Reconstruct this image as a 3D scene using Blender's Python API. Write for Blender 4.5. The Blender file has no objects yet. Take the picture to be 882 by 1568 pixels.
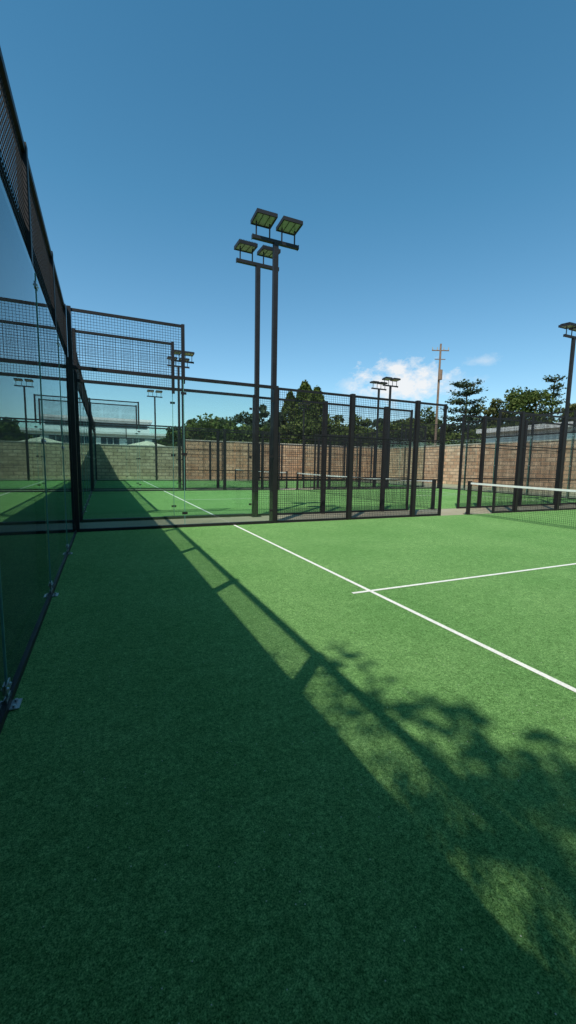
import bpy, math, random
import numpy as np
from mathutils import Vector, Matrix
random.seed(7); rng=np.random.default_rng(7)
scene=bpy.context.scene
scene.view_settings.view_transform='Standard'
scene.view_settings.look='None'
scene.view_settings.exposure=0
SX,SY=.471,.475      # horizontal travel of sunlight per metre of height

# ------------------------------------------------------------------ node helpers
def new_mat(name):
    m=bpy.data.materials.new(name); m.use_nodes=True
    nt=m.node_tree; nt.nodes.clear()
    out=nt.nodes.new('ShaderNodeOutputMaterial')
    return m,nt,out
def N(nt,t,**kw):
    n=nt.nodes.new(t)
    for k,v in kw.items(): setattr(n,k,v)
    return n
def ramp(nt,stops):
    r=nt.nodes.new('ShaderNodeValToRGB'); e=r.color_ramp.elements
    e[0].position,e[0].color=stops[0][0],(*stops[0][1],1)
    e[1].position,e[1].color=stops[-1][0],(*stops[-1][1],1)
    for p,c in stops[1:-1]:
        x=e.new(p); x.color=(*c,1)
    return r
def noise(nt,vec,scale,detail=3,rough=.55):
    n=N(nt,'ShaderNodeTexNoise'); n.inputs['Scale'].default_value=scale
    n.inputs['Detail'].default_value=detail; n.inputs['Roughness'].default_value=rough
    nt.links.new(vec,n.inputs['Vector']); return n
def mixc(nt,a,b,fac,mode='MIX'):
    m=nt.nodes.new('ShaderNodeMix'); m.data_type='RGBA'; m.blend_type=mode
    for s,v in ((6,a),(7,b),(0,fac)):
        if hasattr(v,'links'): nt.links.new(v,m.inputs[s])
        elif s==0: m.inputs[0].default_value=v
        else: m.inputs[s].default_value=(*v,1)
    return m.outputs[2]
def simple(name,col,rough=.6,metal=0,var=.15,scale=6,spec=.5,bump=0):
    m,nt,out=new_mat(name)
    g=N(nt,'ShaderNodeTexCoord'); p=N(nt,'ShaderNodeBsdfPrincipled')
    n=noise(nt,g.outputs['Object'],scale,4)
    r=ramp(nt,[(.3,tuple(c*(1-var) for c in col)),(.7,tuple(min(1,c*(1+var)) for c in col))])
    nt.links.new(n.outputs['Fac'],r.inputs[0]); nt.links.new(r.outputs[0],p.inputs['Base Color'])
    p.inputs['Roughness'].default_value=rough; p.inputs['Metallic'].default_value=metal
    p.inputs['Specular IOR Level'].default_value=spec
    if bump:
        b=N(nt,'ShaderNodeBump'); b.inputs['Strength'].default_value=bump; b.inputs['Distance'].default_value=.02
        n2=noise(nt,g.outputs['Object'],scale*8,4); nt.links.new(n2.outputs['Fac'],b.inputs['Height'])
        nt.links.new(b.outputs[0],p.inputs['Normal'])
    nt.links.new(p.outputs[0],out.inputs[0]); return m

def turf_mat():
    m,nt,out=new_mat('turf_green')
    g=N(nt,'ShaderNodeTexCoord'); v=g.outputs['Object']
    p=N(nt,'ShaderNodeBsdfPrincipled')
    nf=noise(nt,v,190,4,.85); nm=noise(nt,v,55,4,.75); nk=noise(nt,v,11,6,.78); nl=noise(nt,v,.8,4,.6)
    r1=ramp(nt,[(.36,(.032,.084,.023)),(.5,(.138,.305,.086)),(.64,(.32,.53,.19))])
    nt.links.new(nf.outputs['Fac'],r1.inputs[0])
    c=r1.outputs[0]
    for n_,lo,hi in ((nm,(.58,.62,.60),(1.38,1.32,1.36)),(nk,(.80,.83,.80),(1.20,1.15,1.19)),(nl,(.88,.92,.88),(1.12,1.06,1.10))):
        r=ramp(nt,[(.34,lo),(.66,hi)]); nt.links.new(n_.outputs['Fac'],r.inputs[0])
        c=mixc(nt,c,r.outputs[0],1.0,'MULTIPLY')
    vo=N(nt,'ShaderNodeTexVoronoi'); vo.inputs['Scale'].default_value=38; nt.links.new(v,vo.inputs['Vector'])
    sep=N(nt,'ShaderNodeSeparateColor'); nt.links.new(vo.outputs['Color'],sep.inputs[0])
    a=N(nt,'ShaderNodeMath',operation='LESS_THAN'); nt.links.new(vo.outputs['Distance'],a.inputs[0]); a.inputs[1].default_value=.09
    b=N(nt,'ShaderNodeMath',operation='GREATER_THAN'); nt.links.new(sep.outputs[0],b.inputs[0]); b.inputs[1].default_value=.84
    ab=N(nt,'ShaderNodeMath',operation='MULTIPLY'); nt.links.new(a.outputs[0],ab.inputs[0]); nt.links.new(b.outputs[0],ab.inputs[1])
    c=mixc(nt,c,(.60,.60,.50),ab.outputs[0])
    nt.links.new(c,p.inputs['Base Color'])
    p.inputs['Roughness'].default_value=.9; p.inputs['Specular IOR Level'].default_value=.04
    bm=N(nt,'ShaderNodeBump'); bm.inputs['Strength'].default_value=.85; bm.inputs['Distance'].default_value=.010
    ad=N(nt,'ShaderNodeMath',operation='ADD'); nt.links.new(nf.outputs['Fac'],ad.inputs[0]); nt.links.new(nm.outputs['Fac'],ad.inputs[1])
    nt.links.new(ad.outputs[0],bm.inputs['Height']); nt.links.new(bm.outputs[0],p.inputs['Normal'])
    nt.links.new(p.outputs[0],out.inputs[0]); return m
TURF=turf_mat()
LINE=simple('white_line',(.74,.73,.65),.8,0,.16,60,.2,.4)
DARK=simple('dark_steel',(.018,.016,.017),.5,.0,.2,5,.3)
WIRE=simple('dark_wire',(.018,.018,.023),.6,0,.1,5,.3)
GALV=simple('bracket_steel',(.5,.5,.5),.35,.9,.1,20)
NETM=simple('net_cord',(.015,.015,.017),.9,0,.1,5,.1)
TAPE=simple('net_tape',(.8,.8,.78),.7,0,.05,10)
SCREEN=simple('dark_painted_wall',(.016,.018,.020),.8,0,.2,2,.2,.2)
WHITEW=simple('white_render',(.66,.67,.66),.8,0,.06,.6)
TANW=simple('tan_render',(.16,.14,.12),.85,0,.1,.8)
ROOFM=simple('roof_white',(.72,.71,.68),.7)
WIN=simple('window_glass',(.04,.06,.08),.08,0,.1,1)
BARK=simple('bark',(.10,.075,.055),.9,0,.3,4,.2,.5)
WOOD=simple('weathered_wood',(.20,.13,.09),.9,0,.2,4)
CER=simple('insulator',(.35,.33,.3),.3)
CANV=simple('canvas',(.72,.60,.45),.85,0,.06,3)

def glass_mat():
    m,nt,out=new_mat('tempered_glass')
    geo=N(nt,'ShaderNodeNewGeometry')
    mr=N(nt,'ShaderNodeMapRange'); mr.inputs['To Min'].default_value=1.75; mr.inputs['To Max'].default_value=1/1.75
    nt.links.new(geo.outputs['Backfacing'],mr.inputs['Value'])
    fr=N(nt,'ShaderNodeFresnel'); nt.links.new(mr.outputs[0],fr.inputs['IOR'])
    t=N(nt,'ShaderNodeBsdfTransparent'); t.inputs[0].default_value=(.87,.95,.93,1)
    gl=N(nt,'ShaderNodeBsdfGlossy'); gl.inputs['Roughness'].default_value=0; gl.inputs[0].default_value=(.90,.98,1,1)
    mx=N(nt,'ShaderNodeMixShader'); nt.links.new(fr.outputs[0],mx.inputs[0])
    nt.links.new(t.outputs[0],mx.inputs[1]); nt.links.new(gl.outputs[0],mx.inputs[2])
    d=N(nt,'ShaderNodeBsdfDiffuse'); d.inputs[0].default_value=(.5,.5,.47,1)
    g=N(nt,'ShaderNodeTexCoord'); n=noise(nt,g.outputs['Object'],2.5,6,.75)
    r=N(nt,'ShaderNodeMapRange'); r.inputs['From Min'].default_value=.45; r.inputs['From Max'].default_value=.75
    r.inputs['To Min'].default_value=.0; r.inputs['To Max'].default_value=.02
    nt.links.new(n.outputs['Fac'],r.inputs['Value'])
    m2=N(nt,'ShaderNodeMixShader'); nt.links.new(r.outputs[0],m2.inputs[0])
    nt.links.new(mx.outputs[0],m2.inputs[1]); nt.links.new(d.outputs[0],m2.inputs[2])
    nt.links.new(m2.outputs[0],out.inputs[0]); return m
GLASS=glass_mat()
EDGE=simple('glass_edge',(.12,.28,.24),.2)
LENS=simple('lamp_lens',(.36,.38,.33),.25,0,.1,15)

def ground_mat():
    m,nt,out=new_mat('paving'); g=N(nt,'ShaderNodeTexCoord'); v=g.outputs['Object']
    p=N(nt,'ShaderNodeBsdfPrincipled'); n=noise(nt,v,.35,6,.65)
    r=ramp(nt,[(.3,(.24,.20,.13)),(.55,(.34,.30,.20)),(.75,(.42,.38,.28))]); nt.links.new(n.outputs['Fac'],r.inputs[0])
    n2=noise(nt,v,40,4,.7); r2=ramp(nt,[(.3,(.7,.7,.7)),(.7,(1.1,1.1,1.1))]); nt.links.new(n2.outputs['Fac'],r2.inputs[0])
    nt.links.new(mixc(nt,r.outputs[0],r2.outputs[0],1.,'MULTIPLY'),p.inputs['Base Color'])
    p.inputs['Roughness'].default_value=.95
    nt.links.new(p.outputs[0],out.inputs[0]); return m
def brick_mat(name,c1,c2,mort,axis):
    m,nt,out=new_mat(name); g=N(nt,'ShaderNodeTexCoord')
    sp=N(nt,'ShaderNodeSeparateXYZ'); cb=N(nt,'ShaderNodeCombineXYZ')
    nt.links.new(g.outputs['Object'],sp.inputs[0])
    nt.links.new(sp.outputs[axis],cb.inputs[0]); nt.links.new(sp.outputs['Z'],cb.inputs[1])
    b=N(nt,'ShaderNodeTexBrick'); nt.links.new(cb.outputs[0],b.inputs['Vector'])
    b.inputs['Color1'].default_value=(*c1,1); b.inputs['Color2'].default_value=(*c2,1); b.inputs['Mortar'].default_value=(*mort,1)
    b.inputs['Scale'].default_value=1; b.inputs['Brick Width'].default_value=.6; b.inputs['Row Height'].default_value=.26
    b.inputs['Mortar Size'].default_value=.03; b.inputs['Bias'].default_value=-.1
    n=noise(nt,g.outputs['Object'],1.6,6,.75); r=ramp(nt,[(.32,(.66,.62,.58)),(.68,(1.15,1.12,1.1))]); nt.links.new(n.outputs['Fac'],r.inputs[0])
    p=N(nt,'ShaderNodeBsdfPrincipled'); nt.links.new(mixc(nt,b.outputs['Color'],r.outputs[0],1.,'MULTIPLY'),p.inputs['Base Color'])
    p.inputs['Roughness'].default_value=.9; p.inputs['Specular IOR Level'].default_value=.2
    nt.links.new(p.outputs[0],out.inputs[0]); return m
BRICKY=brick_mat('brick_back',(.66,.38,.22),(.82,.56,.36),(.34,.24,.17),'X')
BRICKG=brick_mat('block_grey',(.52,.42,.27),(.70,.58,.40),(.30,.24,.17),'X')
BRICKX=brick_mat('brick_side',(.62,.36,.23),(.82,.55,.38),(.36,.26,.19),'Y')
COPE=simple('coping',(.52,.45,.37),.9)
def leaf_mat(name,a,b,c):
    m,nt,out=new_mat(name); geo=N(nt,'ShaderNodeNewGeometry'); g=N(nt,'ShaderNodeTexCoord')
    r=ramp(nt,[(0,a),(.5,b),(1,c)]); nt.links.new(geo.outputs['Random Per Island'],r.inputs[0])
    n=noise(nt,g.outputs['Object'],.7,3); r2=ramp(nt,[(.3,(.65,.7,.65)),(.7,(1.25,1.2,1.1))]); nt.links.new(n.outputs['Fac'],r2.inputs[0])
    col=mixc(nt,r.outputs[0],r2.outputs[0],1.,'MULTIPLY')
    d=N(nt,'ShaderNodeBsdfDiffuse'); t=N(nt,'ShaderNodeBsdfTranslucent'); mx=N(nt,'ShaderNodeMixShader'); mx.inputs[0].default_value=.25
    nt.links.new(col,d.inputs[0]); nt.links.new(col,t.inputs[0])
    nt.links.new(d.outputs[0],mx.inputs[1]); nt.links.new(t.outputs[0],mx.inputs[2]); nt.links.new(mx.outputs[0],out.inputs[0]); return m
LEAF=leaf_mat('leaf_green',(.035,.058,.018),(.08,.112,.034),(.15,.175,.06))
LEAFO=leaf_mat('leaf_olive',(.05,.06,.022),(.11,.12,.045),(.18,.18,.08))
LEAFD=leaf_mat('leaf_dark',(.02,.035,.014),(.035,.055,.02),(.05,.08,.03))
LEAFC=leaf_mat('leaf_conifer',(.030,.055,.018),(.075,.11,.032),(.14,.17,.05))
LEAFB=leaf_mat('leaf_bluegreen',(.035,.058,.038),(.06,.09,.055),(.10,.13,.08))

# ------------------------------------------------------------------ mesh builder
class MB:
    def __init__(s): s.v=[]; s.f=[]
    def box(s,x0,x1,y0,y1,z0,z1):
        b=len(s.v)
        s.v+=[(x0,y0,z0),(x1,y0,z0),(x1,y1,z0),(x0,y1,z0),(x0,y0,z1),(x1,y0,z1),(x1,y1,z1),(x0,y1,z1)]
        s.f+=[tuple(b+i for i in q) for q in ((3,2,1,0),(4,5,6,7),(0,1,5,4),(1,2,6,5),(2,3,7,6),(3,0,4,7))]
    def quad(s,pts):
        b=len(s.v); s.v+=list(pts); s.f.append(tuple(range(b,b+len(pts))))
    def tube(s,p0,p1,r0,r1=None,n=8,cap=True):
        r1=r0 if r1 is None else r1
        p0=Vector(p0);p1=Vector(p1); d=(p1-p0).normalized()
        a=d.orthogonal().normalized(); c=d.cross(a); b=len(s.v)
        for p,r in ((p0,r0),(p1,r1)):
            for i in range(n):
                t=2*math.pi*i/n; s.v.append(tuple(p+(a*math.cos(t)+c*math.sin(t))*r))
        for i in range(n):
            j=(i+1)%n; s.f.append((b+i,b+j,b+n+j,b+n+i))
        if cap: s.f.append(tuple(b+n+i for i in range(n))); s.f.append(tuple(b+n-1-i for i in range(n)))
    def rbox(s,M,d):
        b=len(s.v); x,y,z=[k/2 for k in d]
        for c in ((-x,-y,-z),(x,-y,-z),(x,y,-z),(-x,y,-z),(-x,-y,z),(x,-y,z),(x,y,z),(-x,y,z)):
            s.v.append(tuple(M@Vector(c)))
        s.f+=[tuple(b+i for i in q) for q in ((3,2,1,0),(4,5,6,7),(0,1,5,4),(1,2,6,5),(2,3,7,6),(3,0,4,7))]
    def mesh(s,name,mat):
        me=bpy.data.meshes.new(name); me.from_pydata(s.v,[],s.f); me.materials.append(mat); me.update(); return me
def add(name,me,parent=None,loc=(0,0,0),rot=(0,0,0)):
    o=bpy.data.objects.new(name,me); scene.collection.objects.link(o); o.location=loc; o.rotation_euler=rot
    if parent: o.parent=parent
    return o
def empty(name,loc=(0,0,0),rot=(0,0,0)):
    return add(name,None,None,loc,rot)

# ------------------------------------------------------------------ ground
b=MB(); S=900
b.quad([(-S,-S,0),(S,-S,0),(S,S,0),(-S,S,0)]); add('ground',b.mesh('ground',ground_mat()))
CW=1.43
COURTS=[0,10+CW,2*(10+CW)]

bt=MB(); bt.quad([(0,0,.004),(20,0,.004),(20,10,.004),(0,10,.004)]); ME_TURF=bt.mesh('artificial_turf',TURF)
bl=MB()
def line(x0,x1,y0,y1,z=.008): bl.quad([(x0,y0,z),(x1,y0,z),(x1,y1,z),(x0,y1,z)])
for m in (0,1):
    fx=(lambda x:x) if m==0 else (lambda x:20-x)
    a,c=sorted((fx(3.027),fx(3.073))); line(a,c,0.0,10.0)
    a,c=sorted((fx(2.83),fx(3.027))); line(a,c,4.978,5.022)
line(3.073,16.927,4.978,5.022)
ME_LINES=bl.mesh('lines',LINE)

def grid_wires(b,axis,u0,u1,z0,z1,plane,cell=.05,w=.0038):
    nu=int(round((u1-u0)/cell)); nz=int(round((z1-z0)/cell))
    for i in range(nu+1):
        u=u0+(u1-u0)*i/nu
        if axis=='x': b.box(u-w/2,u+w/2,plane-w/2,plane+w/2,z0,z1)
        else: b.box(plane-w/2,plane+w/2,u-w/2,u+w/2,z0,z1)
    for i in range(nz+1):
        z=z0+(z1-z0)*i/nz
        if axis=='x': b.box(u0,u1,plane+w*.55,plane+w*1.5,z-w/2,z+w/2)
        else: b.box(plane+w*.55,plane+w*1.5,u0,u1,z-w/2,z+w/2)

# back wall : plane x=0, y 0..10, outside = -x
bg=MB();be=MB();bf=MB();bw=MB();bb=MB()
for i in range(5):
    y0=i*2+.006; y1=i*2+1.994
    bg.quad([(0,y0,.05),(0,y1,.05),(0,y1,2.99),(0,y0,2.99)])
for i in range(0,6):
    y=i*2
    if 0<i<5: be.box(-.006,.006,y-.004,y+.004,.05,2.99)
    yy=min(max(y,.04),9.96)
    bf.box(-.095,-.015,yy-.04,yy+.04,.0,4.03)
    if 0<i<5:
        for z in (.12,1.5,2.88):
            bb.box(.002,.010,y-.05,y+.05,z-.025,z+.025)
            for s in (-.03,.03): bb.tube((.010,y+s,z),(.018,y+s,z),.010,.008,8)
        bb.box(.001,.06,y-.05,y+.05,.009,.014); bb.box(.0015,.008,y-.05,y+.05,.014,.07)
        bb.tube((.035,y-.03,.014),(.035,y-.03,.026),.009,.009,8)
        bb.tube((.035,y+.03,.014),(.035,y+.03,.026),.009,.009,8)
bf.box(-.09,-.02,.05,9.95,3.0,3.06); bf.box(-.085,-.025,.05,9.95,3.95,4.01)
bf.box(-.088,.014,.05,9.95,.006,.05)
grid_wires(bw,'y',.08,9.92,3.06,3.95,-.055,.05,.005)
BACK=[('glass',bg.mesh('glass',GLASS)),('glass_edges',be.mesh('glass_edges',EDGE)),('steel_frame',bf.mesh('steel_frame',DARK)),
      ('wire_mesh',bw.mesh('wire_mesh',WIRE)),('brackets',bb.mesh('brackets',GALV))]

# side fence : plane y=0, outside = +y, x 0..20
bg=MB();be=MB();bf=MB();bw=MB();bb=MB()
for m in (0,1):
    fx=(lambda x:x) if m==0 else (lambda x:20-x)
    def X(a,c): return sorted((fx(a),fx(c)))
    for (a,c) in ((.06,1.994),(2.006,3.95)):
        p,q=X(a,c); bg.quad([(p,0,.06),(q,0,.06),(q,0,2.97),(p,0,2.97)])
    p,q=X(1.9945,2.0055); be.box(p,q,-.006,.006,.06,2.97)
    p,q=X(-.012,.058); bf.box(p,q,.0,.08,0,4.035)
    p,q=X(1.98,2.04); bf.box(p,q,3e-2,.09,2.9,4.03)
    p,q=X(.05,3.96); bf.box(p,q,.012,.072,2.97,3.03)
    p,q=X(.05,3.96); bf.box(p,q,-.02,.07,.005,.06)
    p,q=X(.05,1.99); bf.box(p,q,.03,.08,3.97,4.015)
    for xx in (4,6,8):
        w=.055 if xx==4 else .05
        p,q=X(xx-w,xx+w); bf.box(p,q,.005,.105,0,3.035)
    p,q=X(8.93,8.98); bf.box(p,q,.02,.07,0,3.02)
    for (a,c) in ((4.05,5.96),(6.04,7.96),(8.04,8.94)):
        p,q=X(a,c)
        for z,h in ((.03,.045),(.99,.03),(2.0,.03),(2.985,.05)):
            bf.box(p,q,.03,.07,z-h/2,z+h/2)
        grid_wires(bw,'x',p,q,.05,2.96,.022,.05,.0046)
        for e in (p+.02,q-.02): bf.box(e-.015,e+.015,.031,.069,.05,2.96)
    p,q=X(.07,1.97); grid_wires(bw,'x',p,q,3.03,3.97,.022,.05,.005)
    for z in (.3,1.5,2.7):
        p,q=X(1.945,2.055); bb.box(p,q,-.013,-.007,z-.025,z+.025)
        p,q=X(3.87,3.94); bb.box(p,q,-.013,-.002,z-.025,z+.025)
SIDE=[('glass',bg.mesh('glass',GLASS)),('glass_edges',be.mesh('glass_edges',EDGE)),('steel_frame',bf.mesh('steel_frame',DARK)),
      ('wire_mesh',bw.mesh('wire_mesh',WIRE)),('brackets',bb.mesh('brackets',DARK))]

# net
bn=MB();bp=MB();btp=MB()
def sag(y): return .92-.04*(1-((y-5)/5)**2)
c=.045; n=int(10/c); w=.0028
for i in range(n+1):
    y=10*i/n; bn.box(-w/2,w/2,y-w/2,y+w/2,.02,sag(y)-.05)
for k in range(int(.86/c)+1):
    z=.02+k*c
    for i in range(10):
        bn.box(w*.6,w*1.5,i,i+1,z-w/2,z+w/2)
for i in range(20):
    y0=i*.5;y1=y0+.5; z0=sag(y0);z1=sag(y1)
    for sx in (-.007,.007):
        btp.quad([(sx,y0,z0-.05),(sx,y1,z1-.05),(sx,y1,z1),(sx,y0,z0)])
    btp.quad([(-.007,y0,z0),(.007,y0,z0),(.007,y1,z1),(-.007,y1,z1)])
btp.box(-.012,.012,4.975,5.025,.02,sag(5)-.052)
for y in (-.02,10.02):
    bp.box(-.04,.04,y-.04,y+.04,0,.96); bp.box(-.1,.1,y-.09,y+.09,.011,.022)
    bp.tube((-.05,y,.8),(.05,y,.8),.02,.02,8)
NET=[('net_mesh',bn.mesh('net_mesh',NETM)),('tape',btp.mesh('tape',TAPE)),('posts',bp.mesh('posts',DARK))]

# floodlight pole
bp=MB();bh=MB();bL=MB()
bp.box(-.05,.05,-.05,.05,.012,6.0); bp.box(-.12,.12,-.12,.12,0,.012)
bp.box(-.52,.52,-.04,.04,6.002,6.07)
bp.box(-.53,-.52,-.045,.045,5.99,6.08); bp.box(.52,.53,-.045,.045,5.99,6.08)
for s in (-1,1):
    cx=s*.29
    for q in (-.15,.15):
        bp.box(cx+q-.012,cx+q+.012,-.012,.012,6.071,6.36)
    M=Matrix.Translation((cx,-.05,6.40))@Matrix.Rotation(math.radians(-4),4,'X')
    bh.rbox(M@Matrix.Translation((0,0,.015)),(.45,.42,.05))
    for q in range(11): bh.rbox(M@Matrix.Translation((-.19+q*.038,0,.055)),(.008,.34,.035))
    for dx,dy,a,bb_ in ((0,-.197,.45,.026),(0,.197,.45,.026),(-.212,0,.026,.368),(.212,0,.026,.368)):
        bh.rbox(M@Matrix.Translation((dx,dy,-.022)),(a,bb_,.026))
    for q in (-.07,.07): bh.rbox(M@Matrix.Translation((q,0,-.022)),(.01,.36,.008))
    bL.rbox(M@Matrix.Translation((0,0,-.015)),(.396,.366,.006))
POLE=[('mast',bp.mesh('mast',DARK)),('lamp_housings',bh.mesh('lamp_housings',DARK)),('lenses',bL.mesh('lenses',LENS))]

def put(name,parts,loc,rotz=0):
    e=empty(name,loc,(0,0,rotz))
    for n_,me in parts: add(n_,me,e)
    return e
for y0 in COURTS:
    t=add('artificial_turf',ME_TURF,None,(0,y0,0)); add('court_lines',ME_LINES,t)
    put('glass_back_wall',BACK,(0,y0,0))
    put('glass_back_wall',BACK,(20,y0+10,0),math.pi)
    put('court_side_fence',SIDE,(0,y0+10,0))
    put('court_side_fence',SIDE,(20,y0,0),math.pi)
    put('padel_net',NET,(10,y0,0))
    for x in (4,16):
        put('floodlight_pole',POLE,(x,y0+10.16,0))
        put('floodlight_pole',POLE,(x,y0-.16,0),math.pi)

# ------------------------------------------------------------------ dark wall behind back glass
b=MB(); H=3.42
b.box(-.22,-.11,-8,36.0,0,H); b.box(-.23,-.102,-8,36.0,H,H+.05)
for i in range(12): b.box(-.34,-.221,-8+i*4-.15,-8+i*4+.15,0,H-.1)
add('boundary_wall',b.mesh('boundary_wall',SCREEN))

e=empty('brick_wall'); b=MB(); YB=36.3
b.box(6.6,26.0,YB,YB+.22,0,3.2)
for x in np.arange(8,26,3.2): b.box(x-.2,x+.2,YB-.09,YB-.001,0,3.18)
add('bricks',b.mesh('bricks',BRICKY),e); b=MB(); b.box(6.55,26.2,YB-.04,YB+.26,3.202,3.28); add('coping',b.mesh('coping',COPE),e)
e=empty('block_wall'); b=MB(); b.box(-14,6.597,YB+.03,YB+.22,0,2.6)
add('blocks',b.mesh('blocks',BRICKG),e); b=MB(); b.box(-14,6.54,YB-.01,YB+.25,2.602,2.67); add('coping',b.mesh('coping',COPE),e)
e=empty('brick_wall'); b=MB(); b.box(26.01,26.25,-25,YB+.22,0,3.1)
for y in np.arange(-24,YB,3.2): b.box(25.92,26.008,y-.2,y+.2,0,3.08)
add('bricks',b.mesh('bricks',BRICKX),e); b=MB(); b.box(25.97,26.29,-25,YB-.05,3.102,3.18); add('coping',b.mesh('coping',COPE),e)

# ------------------------------------------------------------------ buildings
def building(name,loc,rot,w,d,h,floors,bays,roof=WHITEW,walls=WHITEW,lo=.34,fascia=.30):
    e=empty(name,loc,(0,0,rot)); b=MB(); wn=MB(); tr=MB()
    b.box(-w/2,w/2,0,d,0,h)
    tr.box(-w/2-.5,w/2+.5,-.6,d+.35,h+.002,h+fascia)
    fh=h/floors
    for f in range(floors):
        z0=f*fh+lo*fh; z1=f*fh+.80*fh
        for k in range(bays):
            x0=-w/2+w*(k+.15)/bays; x1=-w/2+w*(k+.85)/bays
            wn.box(x0,x1,-.03,-.003,z0,z1)
            tr.box(x0-.05,x1+.05,-.09,-.031,z0-.1,z0-.002)
            for q in (.33,.66):
                xm=x0+(x1-x0)*q; tr.box(xm-.03,xm+.03,-.06,-.031,z0,z1)
        if f: tr.box(-w/2-.05,w/2+.05,-.5,-.002,f*fh-.12,f*fh+.12)
    add('walls',b.mesh('walls',walls),e); add('windows',wn.mesh('windows',WIN),e); add('roof_and_trim',tr.mesh('trim',roof),e)
    return e
e=building('white_pavilion',(3.0,62,0),math.radians(-3),13,9,5.0,2,4)
b=MB(); b.box(-4.5,3.5,2,8,5.4,7.0); b.box(-4.9,3.9,1.6,8.3,7.003,7.3); add('upper_storey',b.mesh('upper',WHITEW),e)
b=MB(); b.box(-4.2,3.2,1.97,1.997,6.0,6.6); add('upper_windows',b.mesh('uw',WIN),e)
building('white_building',(31.0,20,0),math.radians(-90),15,6,4.35,1,3,roof=ROOFM,lo=.45,fascia=.35)
building('added_shading_building',(9,-4.2,0),math.pi,24,8,6.4,2,7,roof=TANW,walls=TANW)  # unseen building behind the camera, added to block low sky light
# canopy beyond the block wall
e=empty('patio_umbrella',(4.2,41.5,0)); b=MB()
b.tube((0,0,0),(0,0,3.25),.04,.04,8); add('pole',b.mesh('pole',DARK),e); b=MB()
n=8; R=1.9
for i in range(n):
    a0=2*math.pi*i/n;a1=2*math.pi*(i+1)/n
    b.quad([(0,0,3.3),(R*math.cos(a0),R*math.sin(a0),2.82),(R*math.cos(a1),R*math.sin(a1),2.82)])
    b.quad([(R*math.cos(a0),R*math.sin(a0),2.82),(R*math.cos(a0),R*math.sin(a0),2.66),(R*math.cos(a1),R*math.sin(a1),2.66),(R*math.cos(a1),R*math.sin(a1),2.82)])
add('canopy',b.mesh('canopy',CANV),e)

# ------------------------------------------------------------------ trees
def leaves(name,C,size,mat,flat=0.0,parent=None):
    C=np.asarray(C,float); n=len(C)
    u=rng.normal(size=(n,3))
    if flat: u[:,2]*=(1-flat)
    u/=np.linalg.norm(u,axis=1)[:,None]
    w=rng.normal(size=(n,3)); w[:,2]*=(1-flat)
    v=np.cross(u,w) if not flat else w-(w*u).sum(1)[:,None]*u
    v/=np.linalg.norm(v,axis=1)[:,None]
    s=size*rng.uniform(.6,1.4,(n,1))
    P=np.stack([C-u*s, C-v*s*.6, C+u*s, C+v*s*.6],1).reshape(-1,3)
    me=bpy.data.meshes.new(name); me.from_pydata(P.tolist(),[],np.arange(4*n).reshape(n,4).tolist())
    me.materials.append(mat); me.update(); return add(name,me,parent)
def clump_pts(centers,radii,per,squash=.75):
    out=[]
    for c,r in zip(centers,radii):
        m=per if np.isscalar(per) else int(per[1]*max(r,.05)**2+per[0])
        d=rng.normal(size=(m,3)); d/=np.linalg.norm(d,axis=1)[:,None]
        rr=r*rng.uniform(.2,1.05,(m,1))**.6
        out.append(np.array(c)+d*rr*np.array([1,1,squash]))
    return np.concatenate(out)
def broad_tree(name,x,y,h,w,mat=LEAF,k=30,per=190,size=.17,trunkh=.3):
    e=empty(name,(x,y,0)); b=MB(); th=h*trunkh
    b.tube((0,0,0),(.1,0,th),.035*h*.7,.025*h*.7,10)
    cs=[];rs=[]
    for i in range(k):
        while True:
            p=rng.uniform(-1,1,3)
            if .25<np.linalg.norm(p)<1: break
        zc=h*.62; c=(p[0]*w*.42,p[1]*w*.42,zc+p[2]*h*.30)
        r=rng.uniform(.08,.19)*w; cs.append(c); rs.append(r)
        if i%2==0:
            mid=(c[0]*.4+.05,c[1]*.4,th+(c[2]-th)*.5)
            b.tube((.1,0,th*.95),mid,.013*h,.008*h,6); b.tube(mid,c,.008*h,.003*h,6)
    add('trunk_and_limbs',b.mesh('trunk',BARK),e)
    leaves('foliage',clump_pts(cs,rs,per),size,mat,0,e); return e
def cypress(name,x,y,h,w,n=7500):
    e=empty(name,(x,y,0)); b=MB(); b.tube((0,0,0),(0,0,h*.92),.16,.03,8); add('trunk',b.mesh('trunk',BARK),e)
    t=rng.uniform(0,1,n)**1.1; a=rng.uniform(0,2*math.pi,n)
    prof=w/2*np.clip((1.02-t)/.78,0,1)**.68
    lump=1+.13*np.sin(a*5+t*19)+.10*np.sin(a*3-t*31)+.07*np.sin(a*9+t*60)
    r=prof*lump*rng.uniform(.4,1.0,n)**.4
    z=.5+t*(h-.5)+rng.normal(0,.12,n)
    leaves('foliage',np.stack([r*np.cos(a),r*np.sin(a),z],1),.18,LEAFC,0,e); return e
def cedar(name,x,y,h,w,layers=7,mat=LEAFB,dens=520):
    e=empty(name,(x,y,0)); b=MB(); b.tube((0,0,0),(0,0,h*.96),.25,.06,8); pts=[]
    for i in range(layers):
        t=i/(layers-1); z=h*(.45+.52*t); R=w/2*(1-.5*t)*rng.uniform(.8,1.1)
        for j in range(6):
            a=rng.uniform(0,6.28)+j; rr=R*rng.uniform(.65,1.05); tip=(rr*math.cos(a),rr*math.sin(a),z+.25)
            b.tube((0,0,z-.3),tip,.06,.015,5)
            m=dens//6; s=rng.uniform(.25,1.05,m); wd=(1.1-s*.5)*R*.26
            px=s*tip[0]+rng.normal(0,1,m)*wd; py=s*tip[1]+rng.normal(0,1,m)*wd; pz=z-.3+s*.55+rng.normal(0,.11,m)
            pts.append(np.stack([px,py,pz],1))
    add('trunk_and_limbs',b.mesh('trunk',BARK),e); leaves('foliage',np.concatenate(pts),.15,mat,.5,e); return e
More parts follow.
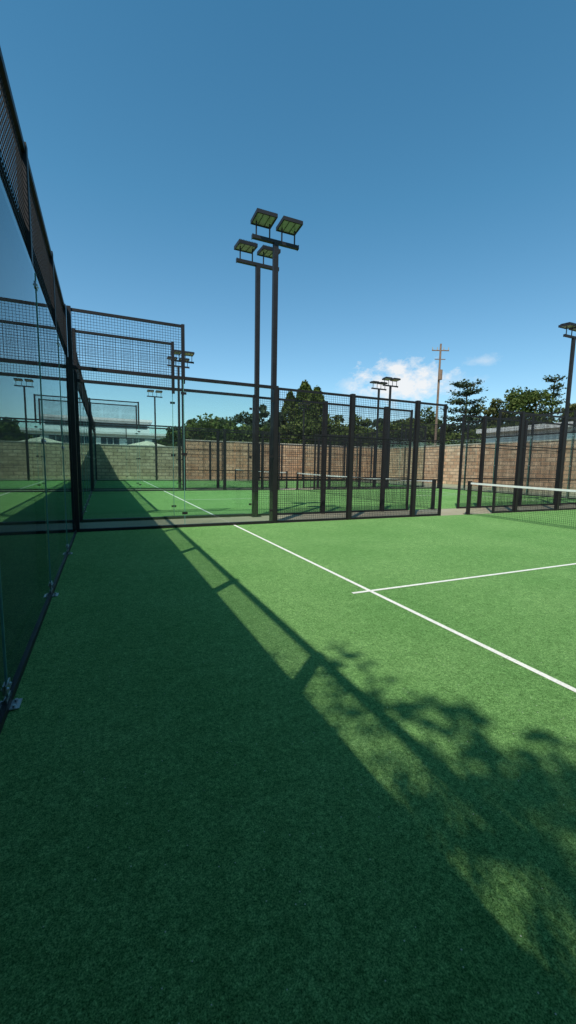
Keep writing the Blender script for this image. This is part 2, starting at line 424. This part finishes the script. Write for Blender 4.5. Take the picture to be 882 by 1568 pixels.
broad_tree('broadleaf_tree',10.6,51.7,6.9,5.5)
broad_tree('broadleaf_tree',13.2,52.5,7.9,5,LEAFO)
broad_tree('broadleaf_tree',15.8,49.6,7.8,6,LEAFB)
broad_tree('broadleaf_tree',18.4,48.1,9.0,5.0,LEAFB)
cypress('cypress_tree',22.6,46.3,11.0,5.4,10500)
cypress('cypress_tree',24.2,46.2,10.5,4.8,8500)
cypress('cypress_tree',21.2,47.4,9.9,4.2)
broad_tree('broadleaf_tree',28.0,44.2,8.5,6,LEAF)
broad_tree('broadleaf_tree',31.0,42.8,7.6,6,LEAFB)
broad_tree('broadleaf_tree',34,41.3,8.2,5.5,LEAFO)
broad_tree('broadleaf_tree',37.4,40.6,9.0,6.5)
cedar('cedar_tree',40.2,38.4,11.5,7)
broad_tree('broadleaf_tree',43.4,37.6,10.3,6.5,LEAFO,32,190)
broad_tree('broadleaf_tree',46.4,35.8,11.6,7.5,LEAF,34,190)
cedar('cedar_tree',49.6,34.2,12.3,4.5,8,LEAFB,200)
broad_tree('broadleaf_tree',52.6,32.4,10.5,7,LEAFO,34,190)
broad_tree('broadleaf_tree',49,30,8.2,6.5,LEAF,32,190)
broad_tree('broadleaf_tree',55,27,10,8)
broad_tree('broadleaf_tree',-4.5,55,6.0,5.5)
broad_tree('broadleaf_tree',8.0,50.5,5.6,4)
cs=[];rs=[]
for i in range(70):
    t=i/69; cs.append((9+t*44, 47-t*17+rng.uniform(-1,1), rng.uniform(2.8,5.6))); rs.append(rng.uniform(1.1,1.9))
leaves('distant_hedge',clump_pts(cs,rs,300),.2,LEAF)

# shade tree behind the back wall, beside the camera (casts the dapples)
TX,TY=-4.3,-4.6
e=empty('added_shading_tree',(TX,TY,0)); b=MB()
b.tube((0,0,0),(.1,0,3.2),.28,.20,12)
cs=[];rs=[]
for i in range(130):
    while True:
        p=rng.uniform(-1,1,3)
        if np.linalg.norm(p)<1: break
    z=8.4+p[2]*1.7
    sx=-.5+p[0]*3.1; sy=-1.0+p[1]*2.75
    if sx>1.3 and sy>1.5: continue
    c=(sx-SX*z-TX, sy-SY*z-TY, z); cs.append(c); rs.append(rng.uniform(.30,.60))
    if i%3==0:
        mid=(c[0]*.45,c[1]*.45,3.2+(c[2]-3.2)*.55); b.tube((.1,0,3.15),mid,.10,.06,7); b.tube(mid,c,.06,.015,6)
tw=[(1.86,3.78,.05),(1.87,3.28,.10),(1.98,3.12,.10),(2.13,3.04,.16),(2.27,2.98,.12),(2.1,2.80,.10),(2.14,2.60,.17),(2.30,2.52,.17),
    (1.98,2.52,.12),(1.84,2.47,.17),(1.96,2.30,.20),(2.16,2.32,.22),(1.80,2.24,.12),(2.40,2.25,.3),(1.90,2.08,.17),(2.12,2.0,.27),
    (1.80,1.92,.12),(2.0,1.75,.3),(2.4,1.9,.32),(1.6,1.58,.24),(1.68,2.52,.15),(1.60,2.44,.12),(1.60,2.58,.08),(2.3,1.5,.4),(1.55,1.80,.12),
    (1.74,2.66,.07),(2.45,2.70,.08),(1.62,2.14,.035),(1.54,2.05,.04)]
for i,(sx,sy,r) in enumerate(tw):
    z=7.6+.5*math.sin(i*2.3); c=(sx-SX*z-TX, sy-SY*z-TY, z); cs.append(c); rs.append(r*1.12)
    z2=7.9; rt=(1.6-SX*z2-TX, 1.4-SY*z2-TY, z2)
    if r>.09: b.tube(rt,c,.010,.005,5)
b.tube((.1,0,3.15),(1.6-SX*7.9-TX,1.4-SY*7.9-TY,7.9),.10,.03,8)
P=clump_pts(cs,rs,(12,700),.8)
m=220; z=rng.uniform(7.2,8.4,m); sx=rng.uniform(1.45,2.15,m); sy=2.45+rng.uniform(0,1,m)**1.7*1.6
P=np.concatenate([P,np.stack([sx-SX*z-TX,sy-SY*z-TY,z],1)])
m=25; z=rng.uniform(7.2,8.4,m); sx=rng.uniform(1.5,1.8,m); sy=rng.uniform(1.9,2.4,m)
P=np.concatenate([P,np.stack([sx-SX*z-TX,sy-SY*z-TY,z],1)])
add('trunk_and_limbs',b.mesh('trunk',BARK),e)
leaves('foliage',P,.058,LEAFD,0,e)
broad_tree('added_shading_tree',-8.5,-9,11,9,LEAFD,40,200,.22)  # unseen extra tree, added to block sunward sky and deepen the shade
broad_tree('added_shading_tree',-8.5,0,9.5,8,LEAFD,40,200,.22)  # another out-of-view tree added to hold back sky light
cs=[];rs=[]
for i in range(70):
    cs.append((rng.uniform(-5.6,-4.2), rng.uniform(-3,8), rng.uniform(.8,5.6))); rs.append(rng.uniform(.9,1.3))
leaves('added_shading_hedge',clump_pts(cs,rs,170),.2,LEAFD)  # unseen hedge, added to cut low skylight on the shaded turf

# ------------------------------------------------------------------ utility pole
e=empty('utility_pole',(29.8,32.2,0)); b=MB(); b.tube((0,0,0),(0,0,12.9),.14,.09,10)
dx,dy=.913,-.408
b.tube((-dx*.8,-dy*.8,12.3),(dx*.8,dy*.8,12.3),.05,.05,6); b.tube((-dx*.5,-dy*.5,11.5),(dx*.5,dy*.5,11.5),.04,.04,6)
b.tube((0,-.14,9.6),(0,-.14,10.5),.2,.2,10)
add('mast_and_crossarms',b.mesh('pole',WOOD),e); b=MB()
for s in (-.75,-.3,.3,.75): b.tube((dx*s,dy*s,12.35),(dx*s,dy*s,12.6),.05,.03,8)
add('insulators',b.mesh('ins',CER),e)

# ------------------------------------------------------------------ sun + sky
sd=Vector((SX,SY,-1)).normalized()
L=bpy.data.lights.new('sun','SUN'); L.energy=5.0; L.angle=math.radians(.53); L.color=(1,.955,.86)
so=bpy.data.objects.new('sun',L); scene.collection.objects.link(so); so.rotation_euler=sd.to_track_quat('-Z','Y').to_euler()
w=bpy.data.worlds.new('World'); scene.world=w; w.use_nodes=True; nt=w.node_tree; nt.nodes.clear()
out=N(nt,'ShaderNodeOutputWorld'); bgd=N(nt,'ShaderNodeBackground'); bgd.inputs[1].default_value=.12
sky=N(nt,'ShaderNodeTexSky'); sky.sky_type='NISHITA'; sky.sun_disc=False
sky.sun_elevation=math.asin(-sd.z); sky.sun_rotation=math.atan2(-sd.x,-sd.y)
sky.air_density=1.0; sky.dust_density=1.0; sky.ozone_density=2.0; sky.altitude=300
tc=N(nt,'ShaderNodeTexCoord'); V=tc.outputs['Generated']
cd=Vector((.64,.809,0)).normalized(); rd=Vector((cd.y,-cd.x,0))
def dot(vec):
    d=N(nt,'ShaderNodeVectorMath',operation='DOT_PRODUCT'); nt.links.new(V,d.inputs[0]); d.inputs[1].default_value=vec; return d.outputs['Value']
def M2(op,a,b_=None):
    m=N(nt,'ShaderNodeMath',operation=op)
    for i,x in enumerate((a,b_)):
        if x is None: continue
        if hasattr(x,'links'): nt.links.new(x,m.inputs[i])
        else: m.inputs[i].default_value=x
    return m.outputs[0]
front=M2('GREATER_THAN',dot(cd),.3)
zz=dot((0,0,1)); rr_=dot(rd)
mp=N(nt,'ShaderNodeMapping'); mp.inputs['Scale'].default_value=(1,1,1.7); nt.links.new(V,mp.inputs[0])
nz=noise(nt,mp.outputs[0],22,7,.66)
def blob(cx,cz,wx,wz,gain=1.8):
    A=M2('DIVIDE',M2('SUBTRACT',rr_,cx),wx); Z=M2('DIVIDE',M2('SUBTRACT',zz,cz),wz)
    d2=M2('SQRT',M2('ADD',M2('MULTIPLY',A,A),M2('MULTIPLY',Z,Z)))
    cl=M2('SUBTRACT',M2('MULTIPLY',nz.outputs['Fac'],2.1),M2('ADD',M2('MULTIPLY',d2,.6),.30))
    return M2('MINIMUM',M2('MAXIMUM',M2('MULTIPLY',cl,gain),0),1)
cl=blob(.01,.190,.095,.040)
for a in ((-.11,.190,.022,.014),(-.05,.172,.09,.016),(.10,.185,.06,.02),(.165,.225,.028,.010)):
    cl=M2('MAXIMUM',cl,M2('MULTIPLY',blob(*a,1.0),.5))
cl=M2('MULTIPLY',cl,front)
hz=ramp(nt,[(0,(1.36,1.44,1.38)),(.22,(.98,1.38,1.37)),(.5,(.65,1.32,1.34)),(.85,(.44,1.17,1.24))]); nt.links.new(zz,hz.inputs[0])
tint=mixc(nt,sky.outputs[0],hz.outputs[0],1.0,'MULTIPLY')
col=mixc(nt,tint,(7.6,7.7,7.8),M2('MULTIPLY',cl,.92))
nt.links.new(col,bgd.inputs[0]); nt.links.new(bgd.outputs[0],out.inputs[0])

# ------------------------------------------------------------------ camera
F=625.0
Yc=Vector((159-441,-(707-784),-F)).normalized()
Xc=Vector((1837-441,-(737-784),-F)).normalized()
Zc=Xc.cross(Yc).normalized(); Xc=Yc.cross(Zc).normalized()
Rm=Matrix((Xc,Yc,Zc))
cam=bpy.data.cameras.new('camera'); co=bpy.data.objects.new('camera',cam); scene.collection.objects.link(co)
co.matrix_world=Matrix.Translation((.51,1.52,1.32))@Rm.to_4x4()
cam.sensor_fit='VERTICAL'; cam.sensor_height=36; cam.lens=F/1568*36; cam.clip_start=.02; cam.clip_end=3000
scene.camera=co
